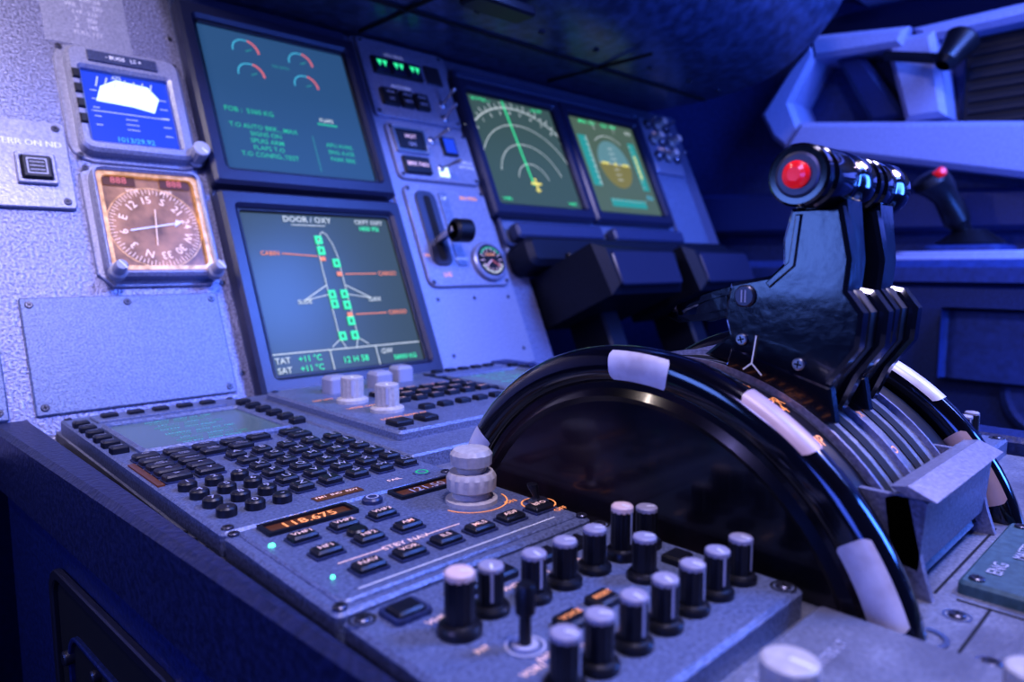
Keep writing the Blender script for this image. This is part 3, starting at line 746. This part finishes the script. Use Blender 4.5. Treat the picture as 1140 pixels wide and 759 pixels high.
secs=[(.013,.013,0,0),(.015,.014,.03,0),(.023,.020,.045,.0),(.020,.021,.07,.003),(.019,.020,.09,.004),(.023,.025,.108,.002),(.028,.030,.124,-.004),(.024,.027,.137,-.006),(.012,.014,.142,-.006)]
V=[];Fc=[];n=20
for rx,ry,h,o in secs:
    for i in range(n):
        a=2*pi*i/n;V.append((rx*cos(a),ry*sin(a)+o,h))
for k in range(len(secs)-1):
    for i in range(n):
        j=(i+1)%n;Fc.append((k*n+i,k*n+j,(k+1)*n+j,(k+1)*n+i))
Fc.append(tuple((len(secs)-1)*n+i for i in range(n)))
b.add(V,Fc,'knob_black')
b.T=Matrix.Translation((sx-.068,sy+.036,sz+.128))@Vector((-.7,-.72,.3)).to_track_quat('Z','Y').to_matrix().to_4x4()
b.lathe(0,0,[(.008,-.012),(.008,.011),(.005,.014)],'red_button',20)
b.T=Matrix();b.done()
XW=1.46
b=B('wall_right')
b.T=Matrix.Translation((XW,0,0))@YZ
b.prism([(-1.6,-.8),(1.0,-.8),(1.0,1.3),(-1.6,1.3)],0,.03,'wall_dark')
b.T=Matrix();b.done()
b=B('window_frame_structure')
b.T=Matrix.Translation((XW,0,0))@YZ@Matrix.Diagonal((1,1,-1,1))
def slab(P,h0,h1,m,bb=.01): b.prism(P,h0,h1,m,bb)
slab([(.09,.455),(.03,.54),(-.02,.59),(-.03,.56),(.02,.47),(-.005,.41),(.03,.375),(.06,.40)],.0,.10,'wall_paint')
slab([(.03,.375),(-.005,.425),(-.40,.37),(-.90,.345),(-.90,.25),(-.40,.275)],.0,.11,'wall_paint')
slab([(-.01,.60),(-.02,.55),(-.19,.54),(-.20,.575)],.0,.10,'wall_paint')
slab([(-.155,.56),(-.24,.56),(-.27,.40),(-.20,.40)],.0,.09,'wall_paint')
slab([(-.05,.56),(-.10,.56),(-.20,.41),(-.13,.41)],.0,.07,'side_blue')
slab([(-.20,.575),(-.22,.545),(-.95,.55),(-.95,.58)],.0,.08,'wall_paint')
slab([(-.05,.78),(-.09,.66),(-.9,.62),(-.9,.76)],.0,.12,'wall_paint')
slab([(.28,.20),(.28,.30),(-.9,.24),(-.9,.18)],.0,.05,'side_blue')
b.T=Matrix();b.done()
b=B('window_1')
b.T=Matrix.Translation((XW,0,0))@YZ@Matrix.Diagonal((1,1,-1,1))
b.box(-.95,-.28,.375,.545,.0,.03,'blind_black',.004)
for i in range(7): b.box(-.94,-.29,.385+.021*i,.397+.021*i,.03,.036,'key_black',.002)
b.box(-.9,.05,.59,.65,0,.01,'glass_night')
b.T=Matrix();b.done()
b=B('reading_lamp')
b.T=Matrix.Translation((1.33,-.285,.50))@Matrix.Rotation(radians(35),4,'Y')@Matrix.Rotation(radians(20),4,'X')
b.lathe(0,0,[(.012,-.03),(.02,-.02),(.022,.0),(.03,.03),(.027,.035)],'knob_black',24)
b.box(-.007,.007,.0,.12,-.02,-.006,'knob_black',.002)
b.T=Matrix();b.done()
for nm,(x0,x1,y0,y1,z0,z1),m in (('floor',(-1.6,1.6,-2.0,1.1,-.80,-.75),'carpet'),('wall_front',(-1.6,1.46,.95,1.0,-.75,1.3),'wall_dark'),('ceiling',(-1.6,1.6,-2.0,1.1,1.3,1.35),'wall_dark')):
    b=B(nm);b.box(x0,x1,y0,y1,z0,z1,m);b.done()
# ------------------------------------------------------------------ lights
def area(name,loc,tgt,size,power,col,sy=None):
    l=bpy.data.lights.new(name,'AREA');l.size=size;l.energy=power;l.color=col
    if sy:l.shape='RECTANGLE';l.size_y=sy
    o=bpy.data.objects.new(name,l);o.location=loc
    o.rotation_euler=(Vector(tgt)-Vector(loc)).to_track_quat('-Z','Y').to_euler();S.collection.objects.link(o)
area('dome_light_blue',(.9,-1.0,1.15),(.35,-.2,.1),.30,23,(.10,.24,1))
area('dome_light_lavender',(.05,-.75,1.0),(.2,-.38,0),.18,9.5,(.74,.66,1))
area('map_light_warm',(-.12,.0,.56),(-.02,.20,.43),.05,.75,(1,.88,.80))
area('map_light_soft',(-.28,-.12,.56),(-.05,.20,.38),.06,1.3,(1,.84,.80))
area('flood_light_violet',(-.7,-.5,.6),(.1,.1,.1),.2,2.6,(.42,.38,1))
area('glareshield_fill_blue',(.85,-.98,.22),(.8,.15,.48),.3,6.5,(.06,.20,1))  # unseen fill added to lift the blue under the glareshield
area('right_wall_fill_blue',(.95,-1.0,.75),(1.45,-.1,.4),.4,11,(.15,.25,1))  # unseen lamp added to brighten the right wall and window frame
area('pedestal_light_warm',(.62,-.72,.42),(.25,-.55,.0),.10,.9,(1,.74,.74))
area('pedestal_side_fill_blue',(-.6,-.75,.15),(-.03,-.35,-.1),.25,1.8,(.08,.16,1))  # low fill added for the pedestal side, not a fitted lamp
area('lever_accent_blue',(-.5,-.20,.16),(.2,-.52,.11),.16,.7,(.16,.30,1))  # unseen light added to lay a blue sheen on the lever's left face
w=bpy.data.worlds.new('w');S.world=w;w.use_nodes=True
w.node_tree.nodes['Background'].inputs[0].default_value=(.03,.08,.45,1);w.node_tree.nodes['Background'].inputs[1].default_value=.22
# ------------------------------------------------------------------ camera
c=bpy.data.cameras.new('camera');c.sensor_width=36;c.lens=774.8/1140*36;c.clip_start=.01
c.dof.use_dof=True;c.dof.focus_distance=.42;c.dof.aperture_fstop=6.5
o=bpy.data.objects.new('camera',c);o.location=(-.119,-.6725,.1263);o.rotation_euler=(1.4636,.0022,-.7618);S.collection.objects.link(o);S.camera=o
